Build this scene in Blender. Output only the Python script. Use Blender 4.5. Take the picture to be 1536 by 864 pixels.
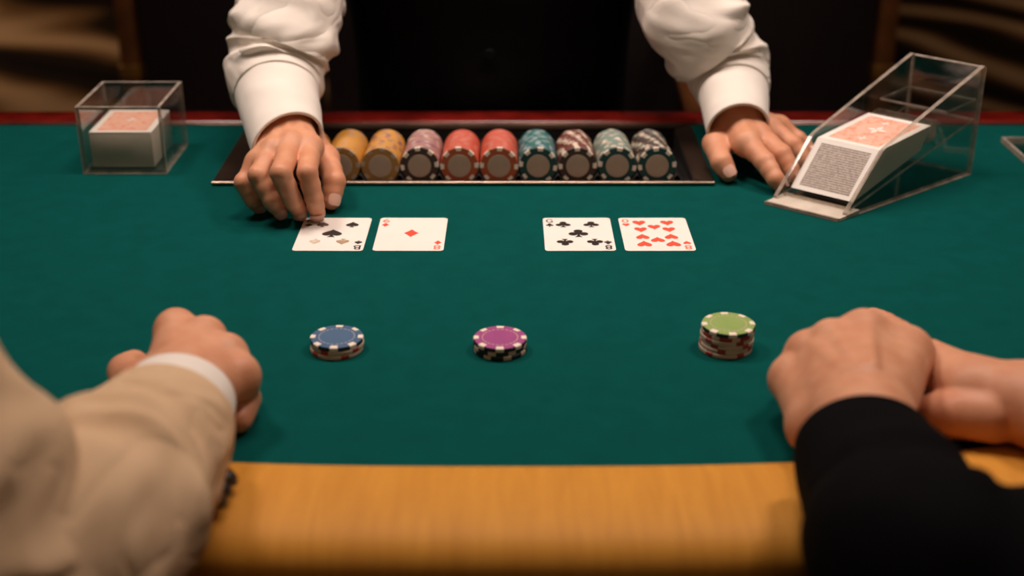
import bpy, bmesh, math, random
import numpy as np
from mathutils import Vector, Matrix, noise
from mathutils.geometry import tessellate_polygon

for o in list(bpy.data.objects):
    bpy.data.objects.remove(o, do_unlink=True)
scene = bpy.context.scene
COL = scene.collection
R = random.Random(7)
PI = math.pi

# ------------------------------------------------------------------ camera, light, exposure
TZ = 0.76                                   # height of the felt above the floor
FPX = 2000.0                                # focal length in pixels of the 1536 px wide frame
PITCH = math.atan(882 / FPX)
CAMH = 0.44633                              # camera above the felt
cam_d = bpy.data.cameras.new('camera'); cam = bpy.data.objects.new('camera', cam_d); COL.objects.link(cam)
cam_d.sensor_width = 36.0; cam_d.lens = FPX * 36.0 / 1536.0
cam.location = (0, 0, TZ + CAMH); cam.rotation_euler = (PI / 2 - PITCH, 0, 0)
cam_d.clip_start = 0.02
cam_d.dof.use_dof = True; cam_d.dof.focus_distance = 1.13; cam_d.dof.aperture_fstop = 3.6
scene.camera = cam

world = bpy.data.worlds.new('world'); scene.world = world; world.use_nodes = True
world.node_tree.nodes['Background'].inputs[0].default_value = (0.05, 0.03, 0.018, 1)
world.node_tree.nodes['Background'].inputs[1].default_value = 0.25

def area(name, loc, target, size, power, col=(1.0, 0.815, 0.715), spread=180):
    d = bpy.data.lights.new(name, 'AREA'); d.shape = 'DISK'; d.size = size; d.energy = power; d.color = col
    d.spread = math.radians(spread)
    o = bpy.data.objects.new(name, d); COL.objects.link(o); o.location = loc
    o.rotation_euler = (Vector(target) - Vector(loc)).to_track_quat('-Z', 'Y').to_euler()
    return o
area('ceiling_lamp_left', (-0.70, 1.36, 2.20), (-0.12, 1.28, TZ), 0.32, 4.5, spread=110)
area('ceiling_lamp_right', (0.74, 1.20, 2.20), (0.18, 1.20, TZ), 0.32, 4.4, spread=110)
area('ceiling_lamp_middle', (0.02, 1.26, 2.30), (0.02, 1.22, TZ), 0.46, 3.9, spread=100)
area('warm_fill_light', (0.2, -0.6, 3.1), (0, 0.9, TZ), 2.2, 5.5, (1.0, 0.66, 0.40), 150)  # added soft fill in place of warm bounce, lifts player-side faces; no real fixture
area('ceiling_lamp_hall', (-2.6, 5.2, 2.9), (-2.2, 5.0, 0), 0.5, 13, (1.0, 0.72, 0.45), 110)
area('ceiling_lamp_hall_far', (2.9, 5.6, 2.9), (2.6, 5.2, 0), 0.5, 5, (1.0, 0.72, 0.45), 110)

vs = scene.view_settings
vs.view_transform = 'Standard'; vs.look = 'None'; vs.gamma = 1.0; vs.use_curve_mapping = False
vs.exposure = 0.0
scene.cycles.use_denoising = True

# ------------------------------------------------------------------ helpers
_c, _s = math.cos(PITCH), math.sin(PITCH)
def at(px, py, z=0.0):
    """point of the room seen at (px, py) of the photograph, z mm above the felt; metres"""
    u, v = (px - 768) / FPX, (py - 432) / FPX
    t = (z / 1000 - CAMH) / (-_s - v * _c)
    return Vector((u * t, (_c - v * _s) * t, TZ + z / 1000))
def mm(x, y, z=0.0):
    return Vector((x / 1000, y / 1000, TZ + z / 1000))
def crop(ox, oy, k):
    return lambda x, y, z: at(ox + x / k, oy + y / k, z)

def link(o, parent=None):
    COL.objects.link(o)
    if parent is not None:
        o.parent = parent
        o.matrix_parent_inverse = Matrix.Translation(-parent.location)
    return o
def smooth(me, ang=None):
    for p in me.polygons: p.use_smooth = True
    if ang is not None:
        me.set_sharp_from_angle(angle=math.radians(ang))
def mesh(name, verts, faces, mats, parent=None, fm=None, sm=False, ang=None):
    me = bpy.data.meshes.new(name)
    me.from_pydata([tuple(v) for v in verts], [], [tuple(f) for f in faces])
    for m in (mats if isinstance(mats, (list, tuple)) else [mats]): me.materials.append(m)
    if fm is not None: me.polygons.foreach_set('material_index', fm)
    if sm: smooth(me, ang)
    me.update()
    return link(bpy.data.objects.new(name, me), parent)
def from_bm(name, bm, mats, parent=None, sm=False, ang=None):
    bmesh.ops.recalc_face_normals(bm, faces=bm.faces)
    me = bpy.data.meshes.new(name); bm.to_mesh(me); bm.free()
    for m in (mats if isinstance(mats, (list, tuple)) else [mats]): me.materials.append(m)
    if sm: smooth(me, ang)
    return link(bpy.data.objects.new(name, me), parent)
def empty(name, loc):
    o = bpy.data.objects.new(name, None); o.location = loc; o.empty_display_size = 0.05
    COL.objects.link(o); return o
def tag(o, label=None, cat=None, group=None, kind=None):
    if label: o['label'] = label
    if cat: o['category'] = cat
    if group: o['group'] = group
    if kind: o['kind'] = kind
    return o
def box_bm(x0, x1, y0, y1, z0, z1, bev=0.0, bm=None, seg=2):
    b = bmesh.new()
    bmesh.ops.create_cube(b, size=1)
    for v in b.verts:
        v.co = Vector(((x0 + x1) / 2 + v.co.x * (x1 - x0), (y0 + y1) / 2 + v.co.y * (y1 - y0), (z0 + z1) / 2 + v.co.z * (z1 - z0)))
    if bev > 0:
        bmesh.ops.bevel(b, geom=b.edges[:], offset=bev, segments=seg, profile=0.5, affect='EDGES')
    return b
def box(name, x0, x1, y0, y1, z0, z1, mat, parent=None, bev=0.0):
    return from_bm(name, box_bm(x0, x1, y0, y1, z0, z1, bev), mat, parent, sm=bev > 0, ang=40)
def hexa(name, c8, mats, parent=None, edge_idx=None):
    """box from 8 corners: 4 bottom ccw, 4 top ccw"""
    f = [(3, 2, 1, 0), (4, 5, 6, 7), (0, 1, 5, 4), (1, 2, 6, 5), (2, 3, 7, 6), (3, 0, 4, 7)]
    return mesh(name, c8, f, mats, parent, fm=edge_idx)

# ------------------------------------------------------------------ materials
def new_mat(name):
    m = bpy.data.materials.new(name); m.use_nodes = True
    nt = m.node_tree; return m, nt, nt.nodes['Principled BSDF']
def N(nt, t, **kw):
    n = nt.nodes.new(t)
    for k, v in kw.items():
        if k in n.inputs: n.inputs[k].default_value = v
        else: setattr(n, k, v)
    return n
def ramp(nt, fac, stops):
    r = nt.nodes.new('ShaderNodeValToRGB')
    el = r.color_ramp.elements
    while len(el) > 1: el.remove(el[-1])
    el[0].position, el[0].color = stops[0][0], (*stops[0][1], 1)
    for p, c in stops[1:]:
        e = el.new(p); e.color = (*c, 1)
    nt.links.new(fac, r.inputs[0]); return r
def coords(nt, scale=(1, 1, 1), out='Object'):
    t = nt.nodes.new('ShaderNodeTexCoord'); mp = nt.nodes.new('ShaderNodeMapping')
    mp.inputs['Scale'].default_value = scale
    nt.links.new(t.outputs[out], mp.inputs['Vector']); return mp.outputs['Vector']
def bump(nt, bs, h, strength, dist):
    b = N(nt, 'ShaderNodeBump', Strength=strength, Distance=dist)
    nt.links.new(h, b.inputs['Height']); nt.links.new(b.outputs['Normal'], bs.inputs['Normal']); return b
def simple(name, col, rough=0.5, metal=0.0, var=0.0, vscale=60, bstr=0.0, bscale=300, bdist=0.0005, coat=0.0, spec=0.5, sheen=0.0):
    m, nt, bs = new_mat(name)
    bs.inputs['Roughness'].default_value = rough; bs.inputs['Metallic'].default_value = metal
    bs.inputs['Coat Weight'].default_value = coat; bs.inputs['Specular IOR Level'].default_value = spec
    bs.inputs['Sheen Weight'].default_value = sheen; bs.inputs['Sheen Roughness'].default_value = 0.5
    v = coords(nt)
    n = N(nt, 'ShaderNodeTexNoise', Scale=vscale, Detail=4.0); nt.links.new(v, n.inputs['Vector'])
    lo = tuple(max(0, c * (1 - var)) for c in col); hi = tuple(min(1, c * (1 + var)) for c in col)
    r = ramp(nt, n.outputs['Fac'], [(0.3, lo), (0.7, hi)]); nt.links.new(r.outputs[0], bs.inputs['Base Color'])
    if bstr > 0:
        n2 = N(nt, 'ShaderNodeTexNoise', Scale=bscale, Detail=3.0); nt.links.new(v, n2.inputs['Vector'])
        bump(nt, bs, n2.outputs['Fac'], bstr, bdist)
    return m

M = {}
M['felt'] = simple('felt', (0.0018, 0.068, 0.060), 0.95, var=0.07, vscale=45, bstr=0.3, bscale=1500, bdist=0.0004, spec=0.04)
# golden padded rail: leather over foam with a faint brushed grain
m, nt, bs = new_mat('rail_leather'); M['rail'] = m
v = coords(nt, (130, 14, 14)); n = N(nt, 'ShaderNodeTexNoise', Scale=1.0, Detail=4.0, Distortion=0.6); nt.links.new(v, n.inputs['Vector'])
r = ramp(nt, n.outputs['Fac'], [(0.25, (0.56, 0.232, 0.022)), (0.75, (0.68, 0.305, 0.034))]); nt.links.new(r.outputs[0], bs.inputs['Base Color'])
bs.inputs['Roughness'].default_value = 0.6; bs.inputs['Specular IOR Level'].default_value = 0.3
n2 = N(nt, 'ShaderNodeTexNoise', Scale=420.0, Detail=3.0); nt.links.new(coords(nt), n2.inputs['Vector']); bump(nt, bs, n2.outputs['Fac'], 0.12, 0.0006)
M['mahogany'] = simple('mahogany', (0.14, 0.007, 0.004), 0.25, var=0.35, vscale=30, coat=0.5)
M['dark_wood'] = simple('dark_wood', (0.022, 0.012, 0.008), 0.4, var=0.3, vscale=20)
M['tray_frame'] = simple('tray_frame', (0.052, 0.032, 0.021), 0.36, metal=0.5, var=0.25, vscale=15)
M['tray_edge'] = simple('tray_edge', (0.50, 0.39, 0.31), 0.32, metal=1.0, var=0.2, vscale=25)
M['tray_black'] = simple('tray_black', (0.008, 0.007, 0.007), 0.55, var=0.2)
M['card'] = simple('card_stock', (0.86, 0.82, 0.76), 0.45, var=0.02, vscale=40)
M['card_edge'] = simple('card_edge', (0.62, 0.56, 0.48), 0.7, var=0.15, vscale=120)
M['ink_black'] = simple('ink_black', (0.018, 0.012, 0.010), 0.5)
M['ink_worn'] = simple('ink_worn', (0.075, 0.045, 0.030), 0.55, var=0.4, vscale=150)
M['ink_pale'] = simple('ink_pale', (0.42, 0.30, 0.19), 0.55, var=0.35, vscale=170)
M['ink_paler'] = simple('ink_paler', (0.60, 0.50, 0.38), 0.55, var=0.25, vscale=170)
M['ink_red'] = simple('ink_red', (0.83, 0.085, 0.045), 0.5)
M['ink_red_thin'] = simple('ink_red_thin', (0.80, 0.20, 0.12), 0.5)
M['shirt'] = simple('white_shirt', (0.80, 0.74, 0.67), 0.8, var=0.03, vscale=30, bstr=0.15, bscale=900, bdist=0.0004, spec=0.25, sheen=0.1)
M['cuff'] = M['shirt']
def creased(name, col, scale, dist, stretch=(1, 1, 1)):
    """soft cloth with shallow wandering creases between the modelled folds"""
    m, nt, bs = new_mat(name)
    bs.inputs['Base Color'].default_value = (*col, 1); bs.inputs['Roughness'].default_value = 0.82; bs.inputs['Specular IOR Level'].default_value = 0.2
    v = coords(nt, stretch)
    a = N(nt, 'ShaderNodeTexNoise', Scale=scale, Detail=2.0, Distortion=1.1); nt.links.new(v, a.inputs['Vector'])
    sb = N(nt, 'ShaderNodeMath', operation='SUBTRACT'); nt.links.new(a.outputs['Fac'], sb.inputs[0]); sb.inputs[1].default_value = 0.5
    ab = N(nt, 'ShaderNodeMath', operation='ABSOLUTE'); nt.links.new(sb.outputs[0], ab.inputs[0])
    pw = N(nt, 'ShaderNodeMath', operation='POWER'); nt.links.new(ab.outputs[0], pw.inputs[0]); pw.inputs[1].default_value = 0.7
    b = N(nt, 'ShaderNodeTexNoise', Scale=900.0, Detail=2.0); nt.links.new(coords(nt), b.inputs['Vector'])
    ad = N(nt, 'ShaderNodeMath', operation='MULTIPLY_ADD'); nt.links.new(b.outputs['Fac'], ad.inputs[0]); ad.inputs[1].default_value = 0.02; nt.links.new(pw.outputs[0], ad.inputs[2])
    bump(nt, bs, ad.outputs[0], 0.55, dist)
    return m
M['shirt'] = creased('creased_shirt', (0.80, 0.735, 0.66), 10, 0.013, (0.7, 1.2, 1.7))
M['vest'] = simple('black_vest', (0.0035, 0.0032, 0.0032), 0.85, var=0.2, vscale=60, bstr=0.2, bscale=1200, spec=0.08)
M['jacket'] = creased('cream_jacket', (0.62, 0.43, 0.265), 8, 0.020, (1.6, 0.7, 1.2))
M['black_cloth'] = simple('black_cloth', (0.0022, 0.0022, 0.0028), 0.85, var=0.2, vscale=40, bstr=0.2, bscale=1200, spec=0.06)
M['button'] = simple('dark_button', (0.03, 0.018, 0.012), 0.35)
M['vest_button'] = simple('black_button', (0.004, 0.004, 0.004), 0.6, spec=0.1)
M['brass'] = simple('brass', (0.55, 0.27, 0.06), 0.35, metal=0.8)
M['amber_wood'] = simple('amber_wood', (0.15, 0.05, 0.012), 0.45, var=0.3, vscale=18)
M['wall'] = simple('dark_wall', (0.030, 0.012, 0.009), 0.7, var=0.3, vscale=4)
M['panel'] = simple('dark_panel', (0.010, 0.0038, 0.0032), 0.6, var=0.3, vscale=6)
M['ceiling'] = simple('dark_ceiling', (0.05, 0.035, 0.025), 0.8, var=0.1)
M['nail'] = simple('fingernail', (0.74, 0.44, 0.34), 0.25, var=0.04)

def skin(name, base):
    m, nt, bs = new_mat(name)
    v = coords(nt)
    n = N(nt, 'ShaderNodeTexNoise', Scale=55.0, Detail=3.0); nt.links.new(v, n.inputs['Vector'])
    a = tuple(c * k for c, k in zip(base, (0.93, 0.84, 0.80))); b = tuple(c * k for c, k in zip(base, (1.05, 1.08, 1.1)))
    r = ramp(nt, n.outputs['Fac'], [(0.3, a), (0.7, b)])
    # redder knuckles and finger tips, stored per vertex as the skin's own flush
    at_ = nt.nodes.new('ShaderNodeAttribute'); at_.attribute_name = 'flush'
    mx = nt.nodes.new('ShaderNodeMix'); mx.data_type = 'RGBA'
    nt.links.new(at_.outputs['Fac'], mx.inputs['Factor']); nt.links.new(r.outputs[0], mx.inputs['A'])
    mx.inputs['B'].default_value = (base[0] * 0.98, base[1] * 0.70, base[2] * 0.62, 1)
    nt.links.new(mx.outputs['Result'], bs.inputs['Base Color'])
    bs.inputs['Roughness'].default_value = 0.48; bs.inputs['Specular IOR Level'].default_value = 0.4
    bs.inputs['Subsurface Weight'].default_value = 0.18; bs.inputs['Subsurface Radius'].default_value = (1.0, 0.35, 0.2); bs.inputs['Subsurface Scale'].default_value = 0.004
    vo = N(nt, 'ShaderNodeTexVoronoi', Scale=650.0); nt.links.new(v, vo.inputs['Vector'])
    n3 = N(nt, 'ShaderNodeTexNoise', Scale=160.0, Detail=4.0); nt.links.new(v, n3.inputs['Vector'])
    ad = N(nt, 'ShaderNodeMath', operation='MULTIPLY_ADD'); nt.links.new(vo.outputs['Distance'], ad.inputs[0]); ad.inputs[1].default_value = 0.3; nt.links.new(n3.outputs['Fac'], ad.inputs[2])
    bump(nt, bs, ad.outputs[0], 0.22, 0.0009)
    return m
M['skin'] = skin('skin', (0.66, 0.325, 0.19))

# clear acrylic: thin sheets that let light straight through and mirror a little at grazing angles
def acrylic(name, tint, edge=False):
    m = bpy.data.materials.new(name); m.use_nodes = True; nt = m.node_tree
    nt.nodes.clear()
    out = nt.nodes.new('ShaderNodeOutputMaterial')
    tr = N(nt, 'ShaderNodeBsdfTransparent'); tr.inputs[0].default_value = (*tint, 1)
    gl = N(nt, 'ShaderNodeBsdfGlossy', Roughness=0.04); gl.inputs[0].default_value = (1, 1, 1, 1)
    lw = N(nt, 'ShaderNodeLayerWeight', Blend=0.5)
    pw = N(nt, 'ShaderNodeMath', operation='POWER'); nt.links.new(lw.outputs['Facing'], pw.inputs[0]); pw.inputs[1].default_value = 4.0
    fr = N(nt, 'ShaderNodeMath', operation='MULTIPLY_ADD'); nt.links.new(pw.outputs[0], fr.inputs[0]); fr.inputs[1].default_value = 0.8; fr.inputs[2].default_value = 0.05
    mx = nt.nodes.new('ShaderNodeMixShader')
    nt.links.new(fr.outputs[0], mx.inputs[0]); nt.links.new(tr.outputs[0], mx.inputs[1]); nt.links.new(gl.outputs[0], mx.inputs[2])
    res = mx
    if edge:
        df = N(nt, 'ShaderNodeBsdfDiffuse'); df.inputs[0].default_value = (0.50, 0.42, 0.35, 1)
        n = N(nt, 'ShaderNodeTexNoise', Scale=90.0, Detail=3.0); nt.links.new(coords(nt), n.inputs['Vector'])
        r = ramp(nt, n.outputs['Fac'], [(0.35, (0.40,) * 3), (0.62, (0.65,) * 3), (0.75, (0.95,) * 3)])
        res = nt.nodes.new('ShaderNodeMixShader')
        nt.links.new(r.outputs[0], res.inputs[0]); nt.links.new(mx.outputs[0], res.inputs[1]); nt.links.new(df.outputs[0], res.inputs[2])
    nt.links.new(res.outputs[0], out.inputs[0])
    return m
M['acrylic'] = acrylic('clear_acrylic', (0.93, 0.92, 0.90))
M['acrylic_edge'] = acrylic('acrylic_edge', (0.75, 0.70, 0.64), True)

# card backs
def back_mat(name, a, b, scale):
    m, nt, bs = new_mat(name); v = coords(nt)
    vo = N(nt, 'ShaderNodeTexVoronoi', Scale=scale, feature='SMOOTH_F1'); nt.links.new(v, vo.inputs['Vector'])
    n = N(nt, 'ShaderNodeTexNoise', Scale=scale * 1.2, Detail=5.0, Distortion=1.5); nt.links.new(v, n.inputs['Vector'])
    ad = N(nt, 'ShaderNodeMath', operation='MULTIPLY_ADD'); nt.links.new(vo.outputs['Distance'], ad.inputs[0]); ad.inputs[1].default_value = 0.5; nt.links.new(n.outputs['Fac'], ad.inputs[2])
    r = ramp(nt, ad.outputs[0], [(0.45, a), (0.75, b)]); nt.links.new(r.outputs[0], bs.inputs['Base Color'])
    bs.inputs['Roughness'].default_value = 0.5
    return m
M['back_red'] = back_mat('card_back_red', (0.80, 0.27, 0.17), (0.86, 0.50, 0.38), 140)
m, nt, bs = new_mat('card_back_grey'); M['back_grey'] = m
v = coords(nt, (1, 1, 1)); w1 = N(nt, 'ShaderNodeTexWave', Scale=170.0, Distortion=1.6, bands_direction='Z'); w1.inputs['Detail Scale'].default_value = 6.0
nt.links.new(v, w1.inputs['Vector'])
n = N(nt, 'ShaderNodeTexNoise', Scale=420.0, Detail=2.0); nt.links.new(v, n.inputs['Vector'])
ad = N(nt, 'ShaderNodeMath', operation='MULTIPLY_ADD'); nt.links.new(w1.outputs['Fac'], ad.inputs[0]); ad.inputs[1].default_value = 0.55; nt.links.new(n.outputs['Fac'], ad.inputs[2])
r = ramp(nt, ad.outputs[0], [(0.5, (0.25, 0.20, 0.18)), (1.0, (0.58, 0.49, 0.42))]); nt.links.new(r.outputs[0], bs.inputs['Base Color'])
bs.inputs['Roughness'].default_value = 0.55
# sides of a card block: fine layered lines
m, nt, bs = new_mat('card_block'); M['card_block'] = m
w1 = N(nt, 'ShaderNodeTexWave', Scale=420.0, Distortion=0.6, bands_direction='Z'); nt.links.new(coords(nt), w1.inputs['Vector'])
r = ramp(nt, w1.outputs['Fac'], [(0.0, (0.50, 0.42, 0.34)), (1.0, (0.84, 0.74, 0.63))]); nt.links.new(r.outputs[0], bs.inputs['Base Color'])
bs.inputs['Roughness'].default_value = 0.75

# patterned casino carpet: large pale scrolls on near-black brown
m, nt, bs = new_mat('carpet'); M['carpet'] = m
v = coords(nt, (1.0, 1.0, 1.0))
w1 = N(nt, 'ShaderNodeTexWave', Scale=0.8, Distortion=9.0, bands_direction='DIAGONAL'); w1.inputs['Detail'].default_value = 1.5; w1.inputs['Detail Scale'].default_value = 0.9
nt.links.new(v, w1.inputs['Vector'])
r = ramp(nt, w1.outputs['Fac'], [(0.0, (0.006, 0.003, 0.002)), (0.50, (0.020, 0.010, 0.005)), (0.78, (0.15, 0.075, 0.032)), (1.0, (0.40, 0.25, 0.15))])
nt.links.new(r.outputs[0], bs.inputs['Base Color']); bs.inputs['Roughness'].default_value = 0.95; bs.inputs['Specular IOR Level'].default_value = 0.1

# ------------------------------------------------------------------ the room
tag(box('floor', -5, 5, -2.5, 8, -0.05, 0, M['carpet']), 'dark brown carpet with large pale tan scrolls behind the table', None, kind='structure')
tag(box('wall_back', -5, 5, 8, 8.1, 0, 3.2, M['wall']), kind='structure')
tag(box('wall_left', -5.1, -5, -2.5, 8, 0, 3.2, M['wall']), kind='structure')
tag(box('wall_right', 5, 5.1, -2.5, 8, 0, 3.2, M['wall']), kind='structure')
tag(box('wall_front', -5, 5, -2.6, -2.5, 0, 3.2, M['wall']), kind='structure')
tag(box('ceiling', -5, 5, -2.5, 8, 3.2, 3.3, M['ceiling']), kind='structure')

# dark divider behind the dealer with amber end posts
dv = empty('room_divider', (0, 2.62, 0))
tag(dv, 'near-black panelled divider with amber wooden end posts standing behind the dealer', 'divider')
for i in range(4):
    x0 = -0.735 + i * 0.3625
    box('panel', x0 + 0.004, x0 + 0.3585, 2.60, 2.63, 0.06, 1.12, M['panel'], dv, 0.004)
box('plinth', -0.74, 0.72, 2.59, 2.64, 0.0, 0.06, M['dark_wood'], dv)
box('top_cap', -0.78, 0.76, 2.585, 2.645, 1.12, 1.16, M['dark_wood'], dv, 0.004)
for x in (-0.757, 0.737):
    po = box('post', x - 0.018, x + 0.018, 2.592, 2.638, 0.0, 1.12, M['amber_wood'], dv, 0.004)
    b = box('brass_ring', x - 0.0205, x + 0.0205, 2.588, 2.642, 0.518, 0.545, M['brass'], po, 0.002)

# wooden armchair behind the dealer's sleeve
ch = empty('armchair', (0.30, 2.12, 0))
tag(ch, 'dark wooden armchair with amber arm seen between the dealer and white right sleeve', 'chair')
for x in (0.08, 0.285):
    for y in (1.98, 2.36):
        box('leg', x - 0.018, x + 0.018, y - 0.018, y + 0.018, 0, 0.44 if y > 2.2 else 0.62, M['dark_wood'], ch, 0.003)
box('seat', 0.055, 0.31, 1.965, 2.38, 0.44, 0.49, M['panel'], ch, 0.012)
for x in (0.08, 0.285):
    a = bmesh.new(); bmesh.ops.create_cube(a, size=1)
    for vv in a.verts:
        y = 1.95 + (vv.co.y + 0.5) * 0.44
        vv.co = Vector((x + vv.co.x * 0.04, y, 0.625 + (y - 1.95) * 0.16 + vv.co.z * 0.022))
    bmesh.ops.bevel(a, geom=a.edges[:], offset=0.005, segments=2, affect='EDGES')
    from_bm('armrest', a, M['amber_wood'], ch, True, 40)
box('backrest', 0.065, 0.30, 2.36, 2.385, 0.50, 0.86, M['panel'], ch, 0.008)

# ------------------------------------------------------------------ the table
TRX0, TRX1, TRY0, TRY1 = -0.302, 0.204, 1.266, 1.468      # chip tray outline
HW, FAR = 0.88, 1.476
def front(x): return 0.7255 + 0.50 * abs(x / HW) ** 2.9
def outline(off, n=72):
    """front curve of the table, moved outwards by off, from left far end to right far end"""
    pts = []
    base = [Vector((x, front(x), 0)) for x in [HW * math.copysign(abs(t) ** 0.75, t) for t in np.linspace(-1, 1, n)]]
    base = [Vector((-HW, FAR, 0)), Vector((-HW, FAR - 0.12, 0))] + base + [Vector((HW, FAR - 0.12, 0)), Vector((HW, FAR, 0))]
    for i, p in enumerate(base):
        a = base[max(0, i - 1)]; b = base[min(len(base) - 1, i + 1)]
        t = (b - a).normalized(); nrm = Vector((t.y, -t.x, 0))
        if i in (0, len(base) - 1): nrm = Vector((math.copysign(1, p.x), 0, 0))
        pts.append(p + nrm * off)
    return pts
table = empty('blackjack_table', (0, 1.1, 0))
tag(table, 'curved card table with green felt top and golden padded rail', 'table')
ol = [Vector((p.x, p.y, TZ)) for p in outline(0.004)]
hole = [Vector((TRX0 + .006, TRY0 + .006, TZ)), Vector((TRX1 - .006, TRY0 + .006, TZ)), Vector((TRX1 - .006, TRY1 - .004, TZ)), Vector((TRX0 + .006, TRY1 - .004, TZ))]
tri = tessellate_polygon([ol, hole])
fv = ol + hole
mesh('felt_top', fv, [t if (fv[t[1]] - fv[t[0]]).cross(fv[t[2]] - fv[t[0]]).z > 0 else t[::-1] for t in tri], M['felt'], table)
# padded rail: profile swept along the front curve (off = outward, z)
prof = [(-0.001, -0.02), (0.0, 0.000), (0.003, 0.005), (0.009, 0.0085), (0.02, 0.0105), (0.05, 0.0120), (0.075, 0.0110), (0.087, 0.0080), (0.095, 0.0020), (0.100, -0.006), (0.1025, -0.018), (0.1025, -0.042), (0.099, -0.056), (0.090, -0.066), (0.06, -0.07), (0.0, -0.07)]
vs_, fs_ = [], []
cols = [outline(o) for o, z in prof]
nP = len(prof); nO = len(cols[0])
for j in range(nO):
    for i in range(nP):
        vs_.append(Vector((cols[i][j].x, cols[i][j].y, TZ + prof[i][1])))
for j in range(nO - 1):
    for i in range(nP - 1):
        fs_.append((j * nP + i, (j + 1) * nP + i, (j + 1) * nP + i + 1, j * nP + i + 1))
fs_.append(tuple(range(nP))); fs_.append(tuple((nO - 1) * nP + i for i in reversed(range(nP))))
mesh('padded_rail', vs_, fs_, M['rail'], table, sm=True, ang=60)
# far wooden edge with a slim metal bead
from_bm('wooden_edge', box_bm(-HW - 0.1, HW + 0.1, FAR + 0.002, FAR + 0.044, TZ - 0.06, TZ + 0.004, 0.0035, seg=3), M['mahogany'], table, True, 60)
M['bead'] = simple('dark_bronze', (0.22, 0.15, 0.11), 0.35, metal=1.0, var=0.6, vscale=18)
from_bm('metal_bead', box_bm(-HW, HW, FAR - 0.002, FAR + 0.002, TZ - 0.01, TZ + 0.0020, 0.001), M['bead'], table, True, 60)
apr = bmesh.new()
a0 = outline(0.03)
va = [apr.verts.new((p.x, p.y, TZ - 0.07)) for p in a0]; vb = [apr.verts.new((p.x, p.y, TZ - 0.22)) for p in a0]
for i in range(len(a0)):
    k = (i + 1) % len(a0); apr.faces.new((va[i], va[k], vb[k], vb[i]))
apr.faces.new(vb)
from_bm('apron', apr, M['dark_wood'], table)
for x in (-0.5, 0.5):
    from_bm('pedestal', box_bm(x - 0.09, x + 0.09, 1.06, 1.34, 0.05, TZ - 0.22, 0.01), M['dark_wood'], table)
    from_bm('foot', box_bm(x - 0.12, x + 0.12, 0.92, 1.45, 0.0, 0.05, 0.012), M['dark_wood'], table)

# ------------------------------------------------------------------ chip tray
tray = empty('chip_tray', mm(-49, 1367))
tag(tray, 'black chip tray with bronze rim set into the felt in front of the dealer', 'tray')
ZR = TZ + 0.0035
RX0, RX1, RY0, RY1 = -0.281, 0.184, 1.278, 1.456          # inside of the rim
def frame_side(name, pts, mat):
    # pts: outer a, outer b, inner b, inner a (plan); slightly dished towards the inside
    oa, ob, ib, ia = pts
    z0 = TZ + 0.0003
    c8 = [(*oa, z0), (*ob, z0), (*ib, z0), (*ia, z0), (*oa, ZR), (*ob, ZR), (*ib, ZR - 0.0012), (*ia, ZR - 0.0012)]
    b = bmesh.new(); vv = [b.verts.new(p) for p in c8]
    for f in [(3, 2, 1, 0), (4, 5, 6, 7), (0, 1, 5, 4), (1, 2, 6, 5), (2, 3, 7, 6), (3, 0, 4, 7)]: b.faces.new([vv[i] for i in f])
    bmesh.ops.bevel(b, geom=b.edges[:], offset=0.0012, segments=2, affect='EDGES')
    return from_bm(name, b, mat, tray, True, 50)
frame_side('rim', [(TRX0, TRY0), (TRX1, TRY0), (RX1, RY0), (RX0, RY0)], M['tray_frame'])
frame_side('rim', [(TRX1, TRY0), (TRX1, TRY1), (RX1, RY1), (RX1, RY0)], M['tray_frame'])
frame_side('rim', [(TRX1, TRY1), (TRX0, TRY1), (RX0, RY1), (RX1, RY1)], M['tray_frame'])
frame_side('rim', [(TRX0, TRY1), (TRX0, TRY0), (RX0, RY0), (RX0, RY1)], M['tray_frame'])
bd = bmesh.new(); bmesh.ops.create_cone(bd, cap_ends=True, segments=16, radius1=.0017, radius2=.0017, depth=TRX1 - TRX0 - .002, matrix=Matrix.Translation(((TRX0 + TRX1) / 2, TRY0 + .0005, TZ + .0030)) @ Matrix.Rotation(PI / 2, 4, 'Y'))
from_bm('rim_bead', bd, M['tray_edge'], tray, True, 60)
# sloping floor with a trough for each row; the rows drop towards the dealer
TILT = math.radians(5.5)
ROWX = [-0.214 + 0.0401 * i for i in range(10)]
CR, CH = 0.0193, 0.0034                       # chip radius and thickness
def trough(x):
    best = 9
    for rx in [ROWX[0] - 0.0401] + ROWX + [ROWX[-1] + 0.0401]:
        d = abs(x - rx)
        if d < CR + 0.0005: best = min(best, CR - math.sqrt(max(0, (CR + 0.0006) ** 2 - d * d)))
    return min(best, 0.013)
AX0 = Vector((0, 1.290, TZ + 0.0135))        # axis at the front face
def axis(t): return AX0 + Vector((0, math.cos(TILT) * t, -math.sin(TILT) * t))
nx = 220; tv, tf = [], []
for k, t in enumerate((-0.012, 0.165)):
    a = axis(t)
    for i in range(nx + 1):
        x = RX0 + (RX1 - RX0) * i / nx
        tv.append((x, a.y, a.z - CR - 0.0008 + trough(x)))
for i in range(nx): tf.append((i, i + 1, nx + 2 + i, nx + 1 + i))
mesh('trough_floor', tv, tf, M['tray_black'], tray, sm=True)
box('inner_wall', RX0 - 0.002, RX0, RY0, RY1, TZ - 0.06, TZ - 0.001, M['tray_black'], tray)
box('inner_wall', RX1, RX1 + 0.002, RY0, RY1, TZ - 0.06, TZ - 0.001, M['tray_black'], tray)
box('inner_wall', RX0, RX1, RY1, RY1 + 0.002, TZ - 0.06, TZ - 0.001, M['tray_black'], tray)
box('inner_wall', RX0, RX1, RY0 - 0.002, RY0, TZ - 0.06, TZ - 0.001, M['tray_black'], tray)

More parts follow.
